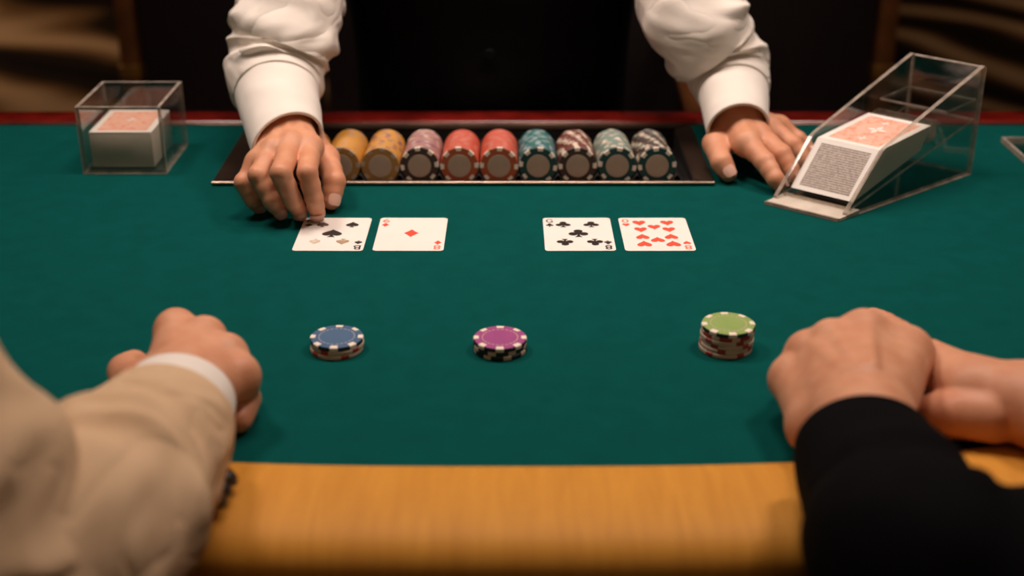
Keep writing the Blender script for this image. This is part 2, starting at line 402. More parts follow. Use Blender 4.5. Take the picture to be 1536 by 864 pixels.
# ------------------------------------------------------------------ chips
def cmat(name, col, rough=0.45):
    k = 'chip_' + name
    if k not in M: M[k] = simple(k, col, rough, var=0.06, vscale=80)
    return M[k]
CW = cmat('ivory', (0.80, 0.70, 0.58))
def lathe(name, prof, seg, mats, fmf=None, parent=None, a0=0.0, a1=2 * PI, ang=35):
    full = abs(a1 - a0 - 2 * PI) < 1e-6
    n = seg if full else seg + 1
    v, f, fm = [], [], []
    for j in range(n):
        a = a0 + (a1 - a0) * j / seg
        for r_, z in prof: v.append((r_ * math.cos(a), r_ * math.sin(a), z))
    P = len(prof)
    for j in range(seg):
        k = (j + 1) % n
        for i in range(P - 1):
            q = [j * P + i, k * P + i, k * P + i + 1, j * P + i + 1]
            if prof[i][0] < 1e-9: q = [j * P + i, k * P + i + 1, j * P + i + 1]
            elif prof[i + 1][0] < 1e-9: q = [j * P + i, k * P + i, j * P + i + 1]
            f.append(q); fm.append(fmf(i, j) if fmf else 0)
        if not full and False: pass
    if not full:
        f.append(list(range(P))[::-1]); fm.append(0); f.append([(n - 1) * P + i for i in range(P)]); fm.append(0)
    me = bpy.data.meshes.new(name); me.from_pydata(v, [], f)
    for m_ in (mats if isinstance(mats, (list, tuple)) else [mats]): me.materials.append(m_)
    me.polygons.foreach_set('material_index', fm)
    bm = bmesh.new(); bm.from_mesh(me); bmesh.ops.remove_doubles(bm, verts=bm.verts, dist=1e-7); bmesh.ops.recalc_face_normals(bm, faces=bm.faces); bm.to_mesh(me); bm.free()
    smooth(me, ang)
    return me
SEG = 48
def body_prof(r_, h):
    return [(0, 0), (r_ * .72, 0), (r_ - .0006, 0), (r_, .0006), (r_, h - .0006), (r_ - .0006, h), (r_ * .72, h), (0, h)]
_cache = {}
def chip_meshes(key, base, inlay, spot, ringc, r_, h, nsp=8, sub=True):
    if key in _cache: return _cache[key]
    body = lathe('chip_body', body_prof(r_, h), SEG, base)
    wid = 0.155 if nsp == 8 else 0.2
    sp = lathe('edge_spot', [(r_ * .80, -.00004), (r_ - .0006, -.00004), (r_ + .00006, .0005), (r_ + .00006, h - .0005), (r_ - .0006, h + .00006), (r_ * .80, h + .00006), (r_ * .80, -.00004)], 4, spot, a0=-wid, a1=wid)
    inl = lathe('inlay', [(0, h), (0, h + .00010), (r_ * .60, h + .00010), (r_ * .605, h)], SEG, inlay)
    dash = lathe('ring_dash', [(r_ * .645, h - .0001), (r_ * .645, h + .00008), (r_ * .69, h + .00008), (r_ * .69, h - .0001)], 3, ringc, a0=-0.085, a1=0.085)
    _cache[key] = (body, sp, inl, dash); return _cache[key]
def part(name, me, parent, mat4):
    o = bpy.data.objects.new(name, me); COL.objects.link(o); o.parent = parent; o.matrix_local = mat4; return o
def full_chip(name, key, base, inlay, spot, ringc, mw, label, group=None, r_=0.0199, h=0.0034, face=True, dash_n=24, spots=8):
    body, sp, inl, dash = chip_meshes(key, base, inlay, spot, ringc, r_, h)
    e = bpy.data.objects.new(name, None); e.empty_display_size = 0.01; COL.objects.link(e); e.matrix_world = mw
    tag(e, label, 'chip', group)
    I = Matrix.Identity(4)
    part('chip_body', body, e, I)
    for k in range(spots): part('edge_spot', sp, e, Matrix.Rotation(k * 2 * PI / spots, 4, 'Z'))
    if face:
        part('inlay', inl, e, I)
        for k in range(dash_n): part('ring_dash', dash, e, Matrix.Rotation((k + .5) * 2 * PI / dash_n, 4, 'Z'))
    return e

BLUE = cmat('blue', (0.055, 0.125, 0.235)); BLUE_RIM = cmat('blue_rim', (0.045, 0.11, 0.22)); NAVY = cmat('navy', (0.008, 0.018, 0.02))
PURP = cmat('purple', (0.33, 0.065, 0.225)); BLACK = cmat('black', (0.010, 0.008, 0.008))
GREEN = cmat('green', (0.26, 0.38, 0.105)); REDC = cmat('red', (0.33, 0.030, 0.012)); GREYR = cmat('grey_ring', (0.40, 0.40, 0.40)); TANR = cmat('tan_ring', (0.58, 0.42, 0.34))
IV2 = cmat('ivory_worn', (0.55, 0.43, 0.32))
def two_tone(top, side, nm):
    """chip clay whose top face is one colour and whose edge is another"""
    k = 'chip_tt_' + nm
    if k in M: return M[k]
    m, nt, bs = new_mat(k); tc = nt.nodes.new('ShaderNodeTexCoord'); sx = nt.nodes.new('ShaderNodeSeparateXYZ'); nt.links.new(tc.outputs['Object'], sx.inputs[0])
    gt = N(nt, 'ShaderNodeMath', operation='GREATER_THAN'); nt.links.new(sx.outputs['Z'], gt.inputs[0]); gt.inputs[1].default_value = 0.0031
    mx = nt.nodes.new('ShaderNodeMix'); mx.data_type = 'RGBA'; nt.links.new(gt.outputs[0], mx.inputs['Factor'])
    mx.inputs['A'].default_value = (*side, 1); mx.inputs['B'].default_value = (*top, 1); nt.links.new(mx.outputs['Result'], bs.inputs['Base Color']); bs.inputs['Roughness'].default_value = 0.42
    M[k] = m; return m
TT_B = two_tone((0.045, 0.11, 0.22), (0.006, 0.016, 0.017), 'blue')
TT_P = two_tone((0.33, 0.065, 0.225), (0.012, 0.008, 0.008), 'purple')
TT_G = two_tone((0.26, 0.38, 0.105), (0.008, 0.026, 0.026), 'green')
def stack_at(px, py, z_top, chips, where, group):
    c = at(px, py, z_top); n = len(chips)
    for i, (key, base, inlay, spot, ringc, lab, rot, dx, dy) in enumerate(chips):
        mw = Matrix.Translation(Vector((c.x + dx, c.y + dy, TZ + 0.0002 + i * 0.0034))) @ Matrix.Rotation(rot, 4, 'Z')
        full_chip('casino_chip', key, base, inlay, spot, ringc, mw, lab, group, face=(i == n - 1), spots=5 if key == 'wr' else 8)
stack_at(505, 505, 10.2, [
    ('wr', IV2, IV2, REDC, IV2, 'worn ivory chip with red edge spots, bottom of the blue-topped stack', 0.12, -.0002, -.0003),
    ('wr', IV2, IV2, REDC, IV2, 'worn ivory chip in the middle of the blue-topped stack', 0.55, .0004, 0.0002),
    ('bl', TT_B, BLUE, CW, GREYR, 'blue chip with ivory edge spots on top of its short stack', PI / 2, 0.0, 0.0003)], 'blue', 'chips in the blue-topped stack')
stack_at(750, 506, 10.2, [
    ('bk', BLACK, BLACK, IV2, TANR, 'black chip with tan edge spots, bottom of the purple-topped stack', 0.28, .0002, -.0002),
    ('bk', BLACK, BLACK, IV2, TANR, 'black chip in the middle of the purple-topped stack', 0.50, -.0003, 0.0001),
    ('pu', TT_P, PURP, CW, TANR, 'purple chip with ivory edge spots on top of its short stack', PI / 2, 0.0, 0.0)], 'purple', 'chips in the purple-topped stack')
gs = [('wr', IV2, IV2, REDC, IV2, 'worn ivory chip with red spots, ' + w + ' of the green-topped stack', rot, dx, dy) for w, rot, dx, dy in (
    ('lowest', 0.15, -.0009, -.0004), ('second from the bottom', 0.62, -.0004, 0), ('third from the bottom', 0.3, .0002, .0002), ('fourth from the bottom', 0.05, -.0003, 0))]
gs += [('rw', REDC, REDC, IV2, IV2, 'dark red chip with ivory spots just under the green chip', 0.95, .0003, .0001),
       ('gr', TT_G, GREEN, CW, TANR, 'green chip with ivory edge spots on top of the tall stack', PI / 2 + .03, 0.0003, 0.0)]
stack_at(1092, 485, 20.4, gs, 'green', 'chips in the green-topped stack')

# rows of chips lying in the tray
YEL = cmat('yellow', (0.56, 0.27, 0.035)); YEL2 = cmat('yellow_face', (0.34, 0.17, 0.04)); MAUVE = cmat('mauve', (0.36, 0.18, 0.17)); PLUM = cmat('plum', (0.20, 0.07, 0.12))
DKB = cmat('dark_brown', (0.045, 0.022, 0.014)); CORAL = cmat('coral', (0.52, 0.085, 0.045)); RUST = cmat('rust', (0.36, 0.075, 0.022)); TEAL = cmat('teal', (0.006, 0.12, 0.11))
GTEAL = cmat('grey_teal', (0.16, 0.24, 0.20)); PALEB = cmat('pale_blue', (0.28, 0.36, 0.42)); OX = cmat('oxblood', (0.13, 0.022, 0.010)); TAUPE = cmat('taupe', (0.40, 0.29, 0.21)); PINKT = cmat('pink_tan', (0.50, 0.25, 0.18))
TEALD = cmat('deep_teal', (0.006, 0.045, 0.04)); IVD = cmat('ivory_dim', (0.78, 0.66, 0.54))
rows = [  # base, spot for packed chips, variants, front base, front spot, name
    (YEL, [YEL, PLUM], YEL2, TAUPE, 'gold', 'behind the dealer\'s thumb'),
    (YEL, [YEL, YEL, PINKT], YEL2, TAUPE, 'yellow', 'half hidden by the dealer\'s hand'),
    (YEL, [PLUM, YEL, MAUVE], YEL2, TAUPE, 'yellow and mauve', 'beside the mauve row'),
    (MAUVE, [PINKT, PLUM, IVD], DKB, IVD, 'mauve', 'between the yellow and coral rows'),
    (CORAL, [CORAL, PINKT, CORAL], RUST, IVD, 'coral red', 'next to the mauve row'),
    (CORAL, [PINKT, CORAL, CORAL], RUST, IVD, 'coral red', 'next to the teal row'),
    (TEAL, [PALEB, GTEAL, PALEB], TEALD, IVD, 'teal', 'beside the coral rows'),
    (OX, [IVD, TAUPE, IVD], DKB, IVD, 'dark red and tan', 'between the two teal rows'),
    (GTEAL, [GTEAL, TAUPE, IVD], TEALD, IVD, 'grey teal', 'second from the empty end of the tray'),
    (DKB, [IVD, TAUPE, GTEAL], TEALD, IVD, 'black and ivory', 'nearest the empty end of the tray')]
NROW = 27
def packed_mesh(base, spot, nm):
    def fmf(i, j):
        return 1 if (j % 6) in (0, 1) and i in (2, 3, 4) else 0
    return lathe('chip_' + nm, body_prof(CR, CH - 0.00012), 48, [base, spot], fmf)
pk = {}
for ri, (base, spots, fb, fs, nm, where) in enumerate(rows):
    x = ROWX[ri]
    for k in range(NROW):
        a = axis(k * CH)
        jx, jz = R.uniform(-.0003, .0003), R.uniform(-.0002, .0003)
        # chip +Z looks at the players along the row
        mw = Matrix.Translation(Vector((x + jx, a.y, a.z + jz))) @ Matrix.Rotation(PI / 2 - TILT + PI * 0, 4, 'X')
        if k == 0:
            mw = mw @ Matrix.Rotation(R.uniform(-.15, .15), 4, 'Z') @ Matrix.Translation((0, 0, -CH * .0))
            e = full_chip('casino_chip', 'front%d' % ri, fb, TAUPE, fs, DKB, mw, 'front %s chip of the tray row %s' % (nm, where), 'front chips of the tray rows', r_=CR, h=CH - .0001, dash_n=0)
            continue
        sp = spots[k % len(spots)] if R.random() < .75 else R.choice(spots)
        key = (base.name, sp.name)
        if key not in pk: pk[key] = packed_mesh(base, sp, nm.replace(' ', '_'))
        rot = (k // 5) * 0.26 + ri * .2 + R.uniform(-.18, .18)
        o = bpy.data.objects.new('casino_chip', pk[key]); COL.objects.link(o); o.matrix_world = mw @ Matrix.Rotation(rot, 4, 'Z')
        tag(o, '%s chip packed in the tray row %s' % (nm, where), 'chip', '%s chips of the tray row %s' % (nm, where))

# ------------------------------------------------------------------ playing cards
def pip_poly(kind, n=26):
    P = []
    if kind == 'heart':
        for i in range(n):
            t = 2 * PI * i / n
            P.append((16 * math.sin(t) ** 3 / 32, (13 * math.cos(t) - 5 * math.cos(2 * t) - 2 * math.cos(3 * t) - math.cos(4 * t) + 2.5) / 29))
        return [P[::-1]]
    if kind == 'diamond':
        return [[(0, -.62), (.26, -.26), (.5, 0), (.26, .26), (0, .62), (-.26, .26), (-.5, 0), (-.26, -.26)]]
    stem = [(-.20, -.55), (.20, -.55), (.06, -.30), (.045, .05), (-.045, .05), (-.06, -.30)]
    if kind == 'spade':
        b = [(x, -y * .86 + .06) for x, y in pip_poly('heart')[0]][::-1]
        return [b, stem]
    if kind == 'club':
        out = [stem]
        for cx, cy in ((0, .27), (-.27, -.10), (.27, -.10)):
            out.append([(cx + .235 * math.cos(2 * PI * i / 16), cy + .235 * math.sin(2 * PI * i / 16)) for i in range(16)])
        out.append([(-.15, -.12), (.15, -.12), (.12, .15), (-.12, .15)])
        return out
def pip(kind, x, y, w, h, flip, mat, parent, name='pip'):
    """thin printed shape lying on the card, card coordinates in mm"""
    v, f = [], []
    for k, poly in enumerate(pip_poly(kind)):
        b = len(v); s = -1 if flip else 1
        for (px, py) in poly: v.append(((x + s * px * w) / 1000, (y + s * py * h) / 1000, 0.00046 + k * 2e-6))
        f.append(tuple(range(b, b + len(poly))))
    o = mesh(name, v, f, mat)
    o.parent = parent
    bm = bmesh.new(); bm.from_mesh(o.data); bmesh.ops.triangulate(bm, faces=bm.faces)
    for fc in bm.faces:
        if fc.normal.z < 0: fc.normal_flip()
    bm.to_mesh(o.data); bm.free()
    return o
def glyph(ch_, x, y, w, h, flip, mat, parent):
    cu = bpy.data.curves.new('glyph', 'FONT'); cu.body = ch_; cu.align_x = 'CENTER'; cu.align_y = 'CENTER'; cu.offset = 0.012
    t = bpy.data.objects.new('glyph', cu); COL.objects.link(t)
    bpy.context.view_layer.update()
    me = bpy.data.meshes.new_from_object(t.evaluated_get(bpy.context.evaluated_depsgraph_get()))
    bpy.data.objects.remove(t, do_unlink=True)
    xs = [v.co.x for v in me.vertices]; ys = [v.co.y for v in me.vertices]
    cx, cy = (min(xs) + max(xs)) / 2, (min(ys) + max(ys)) / 2; sx, sy = w / (max(xs) - min(xs)), h / (max(ys) - min(ys)); s = -1 if flip else 1
    for v in me.vertices: v.co = ((x + s * (v.co.x - cx) * sx) / 1000, (y + s * (v.co.y - cy) * sy) / 1000, 0.00046)
    me.materials.clear(); me.materials.append(mat)
    o = bpy.data.objects.new('corner_index', me); COL.objects.link(o); o.parent = parent; return o
def rounded(w, h, r_, n=6):
    P = []
    for cx, cy, a in ((w / 2 - r_, h / 2 - r_, 0), (-w / 2 + r_, h / 2 - r_, 90), (-w / 2 + r_, -h / 2 + r_, 180), (w / 2 - r_, -h / 2 + r_, 270)):
        for i in range(n + 1):
            t = math.radians(a + 90 * i / n); P.append((cx + r_ * math.cos(t), cy + r_ * math.sin(t)))
    return P
def slab(name, poly, z0, z1, mats, parent=None):
    n = len(poly)
    v = [(x, y, z0) for x, y in poly] + [(x, y, z1) for x, y in poly]
    f = [tuple(reversed(range(n))), tuple(range(n, 2 * n))] + [(i, (i + 1) % n, n + (i + 1) % n, n + i) for i in range(n)]
    return mesh(name, v, f, mats, parent)
CWD, CHT = 63.0, 82.0
def card(cx, label, corner, suit, pips, ink, ink2, corners_ch, rot=0.0):
    e = empty('playing_card', mm(cx, 1133.5, 0.15)); e.rotation_euler.z = rot
    tag(e, label, 'card', 'playing cards face up on the felt')
    c = slab('card_sheet', rounded(CWD / 1000, CHT / 1000, .0038), 0, 0.0004, M['card']); c.parent = e
    glyph(corners_ch[0], -25.5, 33, 6.5, 9.0, False, ink2, e); pip(suit, -25.5, 22.5, 7.0, 8, False, ink, e, 'corner_pip')
    glyph(corners_ch[1], 25.5, -33, 6.5, 10.0, True, ink2, e); pip(suit, 25.5, -21.5, 7.0, 8, True, ink, e, 'corner_pip')
    for (x, y, w, h, fl, mt) in pips: pip(suit, x, y, w, h, fl, mt, e)
    return e
B_, Rr, Rt = M['ink_black'], M['ink_red'], M['ink_red_thin']
card(-163.3, 'spade card with five pips, the lower two faded, under the dealer\'s fingertip', None, 'spade',
     [(-12.5, 24, 11.5, 13, False, M['ink_worn']), (15, 24, 12, 14, False, B_), (-1, 2, 18.5, 19, False, B_), (-14, -20, 10, 13, True, M['ink_paler']), (11, -20, 12, 14, True, M['ink_pale'])], B_, B_, ('6', 'B'), -0.008)
card(-92.0, 'diamond card with one red pip in its middle, right of the spade card', None, 'diamond', [(0, 1.5, 13.5, 15, False, Rr)], Rr, Rt, ('6', '8'), -0.006)
card(60.6, 'club card with five black pips, left of the heart card', None, 'club',
     [(-13, 24, 14, 14, False, B_), (13, 24, 14.5, 14, False, B_), (0, 1.5, 18, 18, False, B_), (-13, -21, 15, 15, True, B_), (14, -21, 14.5, 15, True, B_)], B_, B_, ('G', '8'), 0.006)
hp = []
for x in (-13, 13):
    hp += [(x, 27, 12.5, 13, False, Rr), (x, 10, 12, 12.5, False, Rr), (x, -6.5, 12.5, 13, True, Rr), (x, -24, 13.5, 14, True, Rr)]
hp += [(0, 16.5, 12, 12, False, Rr), (0, -14, 13, 12.5, True, Rr)]
card(131.5, 'heart card with ten red pips, rightmost of the four face-up cards', None, 'heart', hp, Rr, Rt, ('0', '8'), 0.006)

# ------------------------------------------------------------------ acrylic box with a deck
def sheet(name, c8, parent, big):
    """clear sheet; big = indices of the two large faces, the other four are the polished edges"""
    return hexa(name, c8, [M['acrylic'], M['acrylic_edge']], parent, [0 if i in big else 1 for i in range(6)])
def abox(name, x0, x1, y0, y1, z0, z1, parent, big):
    c8 = [mm(x0, y0, z0), mm(x1, y0, z0), mm(x1, y1, z0), mm(x0, y1, z0), mm(x0, y0, z1), mm(x1, y0, z1), mm(x1, y1, z1), mm(x0, y1, z1)]
    return sheet(name, c8, parent, big)
bx = empty('acrylic_box', mm(-397, 1354))
tag(bx, 'open clear acrylic box holding a red-backed deck on the left of the felt', 'box')
X0, X1, Y0, Y1, ZB = -441, -355, 1302, 1402, 71
abox('base_panel', X0 + 3.8, X1 - 3.8, Y0 + 3.8, Y1 - 3.8, 0.3, 3.4, bx, (0, 1))
abox('front_panel', X0, X1, Y0, Y0 + 3.6, 0.3, ZB, bx, (2, 4))
abox('back_panel', X0, X1, Y1 - 3.6, Y1, 0.3, ZB, bx, (2, 4))
abox('side_panel', X0, X0 + 3.6, Y0 + 3.7, Y1 - 3.7, 0.3, ZB, bx, (3, 5))
abox('side_panel', X1 - 3.6, X1, Y0 + 3.7, Y1 - 3.7, 0.3, ZB, bx, (3, 5))

def ornament(o_mat, parent, place):
    """small white printed ornament in the middle of a card back"""
    v, f = [], []
    for k in range(4):
        a = k * PI / 2; b = len(v)
        for (r_, t) in ((0.0, 0), (.45, .55), (1.0, 0), (.45, -.55)):
            v.append(place(r_ * math.cos(a + t), r_ * math.sin(a + t)))
        f.append((b, b + 1, b + 2, b + 3))
    return mesh('ornament', v, f, o_mat, parent)
dk = empty('card_deck', mm(-399, 1352, 3.6))
tag(dk, 'red-backed deck of cards lying in the open acrylic box', 'cards')
DX0, DX1, DY0, DY1, DZ0, DZ1 = -433.5, -369.5, 1313, 1394, 4.2, 41.5
box('card_block', DX0 / 1000, DX1 / 1000, DY0 / 1000, DY1 / 1000, TZ + DZ0 / 1000, TZ + (DZ1 - .6) / 1000, M['card_block'], dk, 0.0006)
cxy = ((DX0 + DX1) / 2000, (DY0 + DY1) / 2000)
tc_ = slab('top_card', [(x + cxy[0], y + cxy[1]) for x, y in rounded(.0645, .0815, .0035)], TZ + (DZ1 - .55) / 1000, TZ + DZ1 / 1000, M['card'], dk)
slab('back_print', [(x + cxy[0], y + cxy[1]) for x, y in rounded(.0515, .069, .002)], TZ + (DZ1 - .1) / 1000, TZ + (DZ1 + .06) / 1000, M['back_red'], tc_)
ornament(M['card'], tc_, lambda a, b: (cxy[0] + a * .0075, cxy[1] + .004 + b * .008, TZ + (DZ1 + .1) / 1000))

# ------------------------------------------------------------------ dealing shoe
FLc, FRc, BRc, BLc = Vector((.254, 1.221, 0)), Vector((.314, 1.172, 0)), Vector((.472, 1.301, 0)), Vector((.413, 1.357, 0))
def S(t, w, z):
    """shoe coordinates: t along its length, w across (0 left, 1 right), z mm above the felt"""
    p = FLc.lerp(BLc, t).lerp(FRc.lerp(BRc, t), w); return Vector((p.x, p.y, TZ + z / 1000))
sh = empty('dealing_shoe', S(.5, .5, 0))
tag(sh, 'tall sloping clear acrylic dealing shoe by the dealer\'s hand', 'card shoe')
def sheet_poly(name, poly, w0, w1, parent=sh):
    """upright side sheet: polygon in (t, z) between widths w0 and w1"""
    n = len(poly)
    v = [S(t, w0, z) for t, z in poly] + [S(t, w1, z) for t, z in poly]
    f = [tuple(range(n)), tuple(reversed(range(n, 2 * n)))] + [(i, n + i, n + (i + 1) % n, (i + 1) % n) for i in range(n)]
    return mesh(name, v, f, [M['acrylic'], M['acrylic_edge']], parent, fm=[0, 0] + [1] * n)
side = [(0.0, 0.4), (1.0, 0.4), (1.0, 112), (0.985, 114), (0.25, 60), (0.225, 57), (0.0, 6)]
sheet_poly('side_panel', side, 0.0, 0.05); sheet_poly('side_panel', side, 0.945, 1.0)
def shoe_sheet(name, t0, t1, w0, w1, za0, za1, zb0, zb1, big, mats=None):
    c8 = [S(t0, w0, za0), S(t0, w1, za0), S(t1, w1, zb0), S(t1, w0, zb0), S(t0, w0, za1), S(t0, w1, za1), S(t1, w1, zb1), S(t1, w0, zb1)]
    if mats: return hexa(name, c8, mats, sh)
    return sheet(name, c8, sh, big)
shoe_sheet('base_panel', 0.10, 0.985, .045, .955, 0.4, 3.2, 0.4, 3.2, (0, 1))
shoe_sheet('back_panel', 0.985, 1.0, .045, .955, 0.4, 112, 0.4, 113, (2, 4))
shoe_sheet('ramp', 0.05, 0.98, .045, .955, 5.0, 8.0, 57, 60, (0, 1))
shoe_sheet('card_weight', 0.655, 0.70, .10, .90, 46, 66, 48.5, 68, (0, 1))
shoe_sheet('shelf', 0.74, 0.98, .05, .95, 74, 76.5, 78, 80.5, (0, 1))
M['lip'] = simple('frosted_lip', (0.62, 0.55, 0.46), 0.35, var=0.12, vscale=60)
shoe_sheet('front_lip', -0.05, 0.095, 0.0, 1.0, 0.4, 3.0, 0.4, 5.0, None, [M['lip']])
shoe_sheet('front_strip', -0.065, -0.052, 0.0, 1.0, 0.4, 3.4, 0.4, 3.4, (9,))

sd = empty('card_deck', S(.35, .5, 12))
tag(sd, 'tilted deck with red top card and grey patterned front card in the clear shoe', 'cards')
Dq = [(.085, 11.5), (.255, 55), (.640, 64.5), (.575, 42)]     # front-bottom, front-top, back-top, back-bottom in (t, z)
WA, WB = .075, .920
hexa('card_block', [S(Dq[0][0], WA, Dq[0][1]), S(Dq[0][0], WB, Dq[0][1]), S(Dq[3][0], WB, Dq[3][1]), S(Dq[3][0], WA, Dq[3][1]),
                    S(Dq[1][0], WA, Dq[1][1]), S(Dq[1][0], WB, Dq[1][1]), S(Dq[2][0], WB, Dq[2][1]), S(Dq[2][0], WA, Dq[2][1])], M['card_block'], sd)
def bil(q00, q10, q11, q01, a, b): return q00.lerp(q10, a).lerp(q01.lerp(q11, a), b)
def face_card(nm, q, nrm_off, mats_print, orn):
    nv = (q[1] - q[0]).cross(q[3] - q[0]).normalized()
    def quad(a0, a1, b0, b1, off): return [bil(*q, a, b) + nv * off for a, b in ((a0, b0), (a1, b0), (a1, b1), (a0, b1))]
    lo, hi = quad(0, 1, 0, 1, 0.00002), quad(0, 1, 0, 1, 0.0005)
    c_ = hexa(nm, lo + hi, M['card'], sd)
    hexa('back_print', quad(.10, .90, .08, .92, .00045) + quad(.10, .90, .08, .92, .00056), mats_print, c_)
    if orn: ornament(M['card'], c_, lambda a, b: bil(*q, .5 + a * .17, .55 + b * .13) + nv * .0006); ornament(M['card'], c_, lambda a, b: bil(*q, .45 + a * .08, .78 + b * .06) + nv * .0006); ornament(M['card'], c_, lambda a, b: bil(*q, .52 + a * .09, .24 + b * .06) + nv * .0006)
face_card('top_card', [S(Dq[1][0], WA, Dq[1][1]), S(Dq[1][0], WB, Dq[1][1]), S(Dq[2][0], WB, Dq[2][1]), S(Dq[2][0], WA, Dq[2][1])], 0, M['back_red'], True)
face_card('front_card', [S(Dq[0][0], WA, Dq[0][1]), S(Dq[0][0], WB, Dq[0][1]), S(Dq[1][0], WB, Dq[1][1]), S(Dq[1][0], WA, Dq[1][1])], 0, M['back_grey'], False)

# low acrylic tray at the right end of the felt
pl = empty('acrylic_tray', mm(600, 1345))
tag(pl, 'low clear acrylic tray with bright rim at the right edge of the felt', 'tray')
abox('base_panel', 542.5, 656.5, 1283.5, 1407.5, 0.3, 2.0, pl, (0, 1))
abox('rim', 539, 542, 1280, 1411, 0.3, 6, pl, (9,)); abox('rim', 657, 660, 1280, 1411, 0.3, 6, pl, (9,))
abox('rim', 542.2, 656.8, 1280, 1283, 0.3, 6, pl, (9,)); abox('rim', 542.2, 656.8, 1408, 1411, 0.3, 6, pl, (9,))

# ------------------------------------------------------------------ hands: one smooth surface grown around the bones
def seg_d(P, a, b, ra, rb):
    ab = b - a; t = np.clip(((P - a) @ ab) / max(1e-12, ab @ ab), 0, 1)
    return np.linalg.norm(P - a - t[:, None] * ab, axis=1) - (ra + (rb - ra) * t)
def smin(a, b, k):
    h = np.clip(0.5 + 0.5 * (b - a) / k, 0, 1)
    return b + (a - b) * h - k * h * (1 - h)
def surface_nets(f, org, h):
    nx_, ny_, nz_ = f.shape
    ins = f < 0
    acc = np.zeros((nx_ - 1, ny_ - 1, nz_ - 1, 3)); cnt = np.zeros((nx_ - 1, ny_ - 1, nz_ - 1))
    co = [(i, j, k) for i in (0, 1) for j in (0, 1) for k in (0, 1)]
    def sub(A, c): return A[c[0]:c[0] + nx_ - 1, c[1]:c[1] + ny_ - 1, c[2]:c[2] + nz_ - 1]
    for c0 in co:
        for ax in range(3):
            if c0[ax] == 1: continue
            c1 = list(c0); c1[ax] = 1
            f0, f1 = sub(f, c0), sub(f, c1); x = (f0 < 0) != (f1 < 0)
            den = np.where(x, f0 - f1, 1.0); t = np.where(x, f0 / den, 0)
            for d in range(3):
                acc[..., d] += np.where(x, c0[d] + (t if d == ax else 0), 0)
            cnt += x
    act = cnt > 0
    idx = -np.ones(cnt.shape, dtype=np.int64); idx[act] = np.arange(act.sum())
    g = np.argwhere(act); V = (g + acc[act] / cnt[act][:, None]) * h + org
    F = []
    for ax in range(3):
        sl0 = [slice(1, -1)] * 3; sl1 = [slice(1, -1)] * 3
        sl0[ax] = slice(0, f.shape[ax] - 1); sl1[ax] = slice(1, f.shape[ax])
        a, b = ins[tuple(sl0)], ins[tuple(sl1)]
        q = np.argwhere(a != b); pos = a[a != b]
        off = np.array([1, 1, 1]); off[ax] = 0; q = q + off
        u, w = [(1, 2), (2, 0), (0, 1)][ax]
        def cell(du, dw):
            c = q.copy(); c[:, u] -= du; c[:, w] -= dw; return idx[c[:, 0], c[:, 1], c[:, 2]]
        Q = np.stack([cell(1, 1), cell(0, 1), cell(0, 0), cell(1, 0)], 1)
        Q[~pos] = Q[~pos][:, ::-1]; F.append(Q)
    return V, np.concatenate(F)
def grow(palm, fingers, h=0.0013, kp=0.010, kf=0.006, ridges=(), extra=()):
    """palm: [(a,b,ra,rb)], fingers: [[(p,r),...]], ridges: thin tendons; -> verts, faces, flush"""
    A = lambda v: np.array(v[:])
    allp = [(A(p), r_) for a, b, ra, rb in palm for p, r_ in ((a, ra), (b, rb))] + [(A(p), r_) for ch_ in fingers for p, r_ in ch_]
    lo = np.min([p - r_ for p, r_ in allp], 0) - 0.006; hi = np.max([p + r_ for p, r_ in allp], 0) + 0.006
    n = np.ceil((hi - lo) / h).astype(int) + 1
    ax = [lo[i] + h * np.arange(n[i]) for i in range(3)]
    # coarse pass first, then only the points near the surface
    q4 = [lo[i] + 4 * h * np.arange(n[i] // 4 + 2) for i in range(3)]
    G = field(np.stack(np.meshgrid(*q4, indexing='ij'), -1).reshape(-1, 3), palm, fingers, kp, kf, ridges, extra).reshape([len(a) for a in q4])
    Gn = G[np.ix_(*[(np.arange(n[i]) + 2) // 4 for i in range(3)])]
    D = Gn.copy(); near = np.abs(Gn) < 6 * h
    I3 = np.argwhere(near)
    D[near] = field(lo + I3 * h, palm, fingers, kp, kf, ridges, extra)
    V, F = surface_nets(D, lo, h)
    fl = np.zeros(len(V))
    for ch_ in fingers:
        for i, (p, r_) in enumerate(ch_):
            w_ = 0.32 if i < len(ch_) - 1 else 0.6
            fl = np.maximum(fl, w_ * np.exp(-(np.linalg.norm(V - A(p), axis=1) / (r_ * 1.25)) ** 4))
    return V, F, fl
def field(P, palm, fingers, kp, kf, ridges, extra):
    A = lambda v: np.array(v[:])
    d = None
    for a, b, ra, rb in palm:
        s = seg_d(P, A(a), A(b), ra, rb); d = s if d is None else smin(d, s, kp)
    for a, b, ra, rb in ridges: d = smin(d, seg_d(P, A(a), A(b), ra, rb), 0.005)
    Fm = None
    for ch_ in fingers:
        fd = None
        for (p, r0), (q, r1) in zip(ch_[:-1], ch_[1:]):
            s = seg_d(P, A(p), A(q), r0, r1); fd = s if fd is None else smin(fd, s, 0.0025)
        Fm = fd if Fm is None else smin(Fm, fd, 0.0007)
    d = smin(d, Fm, kf)
    for a, b, ra, rb in extra: d = smin(d, seg_d(P, A(a), A(b), ra, rb), 0.004)
    return d
def finger(pts, rad, bulge=0.985):
    """joint chain with slightly waisted phalanges"""
    out = []
    for i, (p, r_) in enumerate(zip(pts, rad)):
        out.append((p, r_))
        if i < len(pts) - 1: out.append((p.lerp(pts[i + 1], .5), (r_ + rad[i + 1]) / 2 * bulge))
    return out
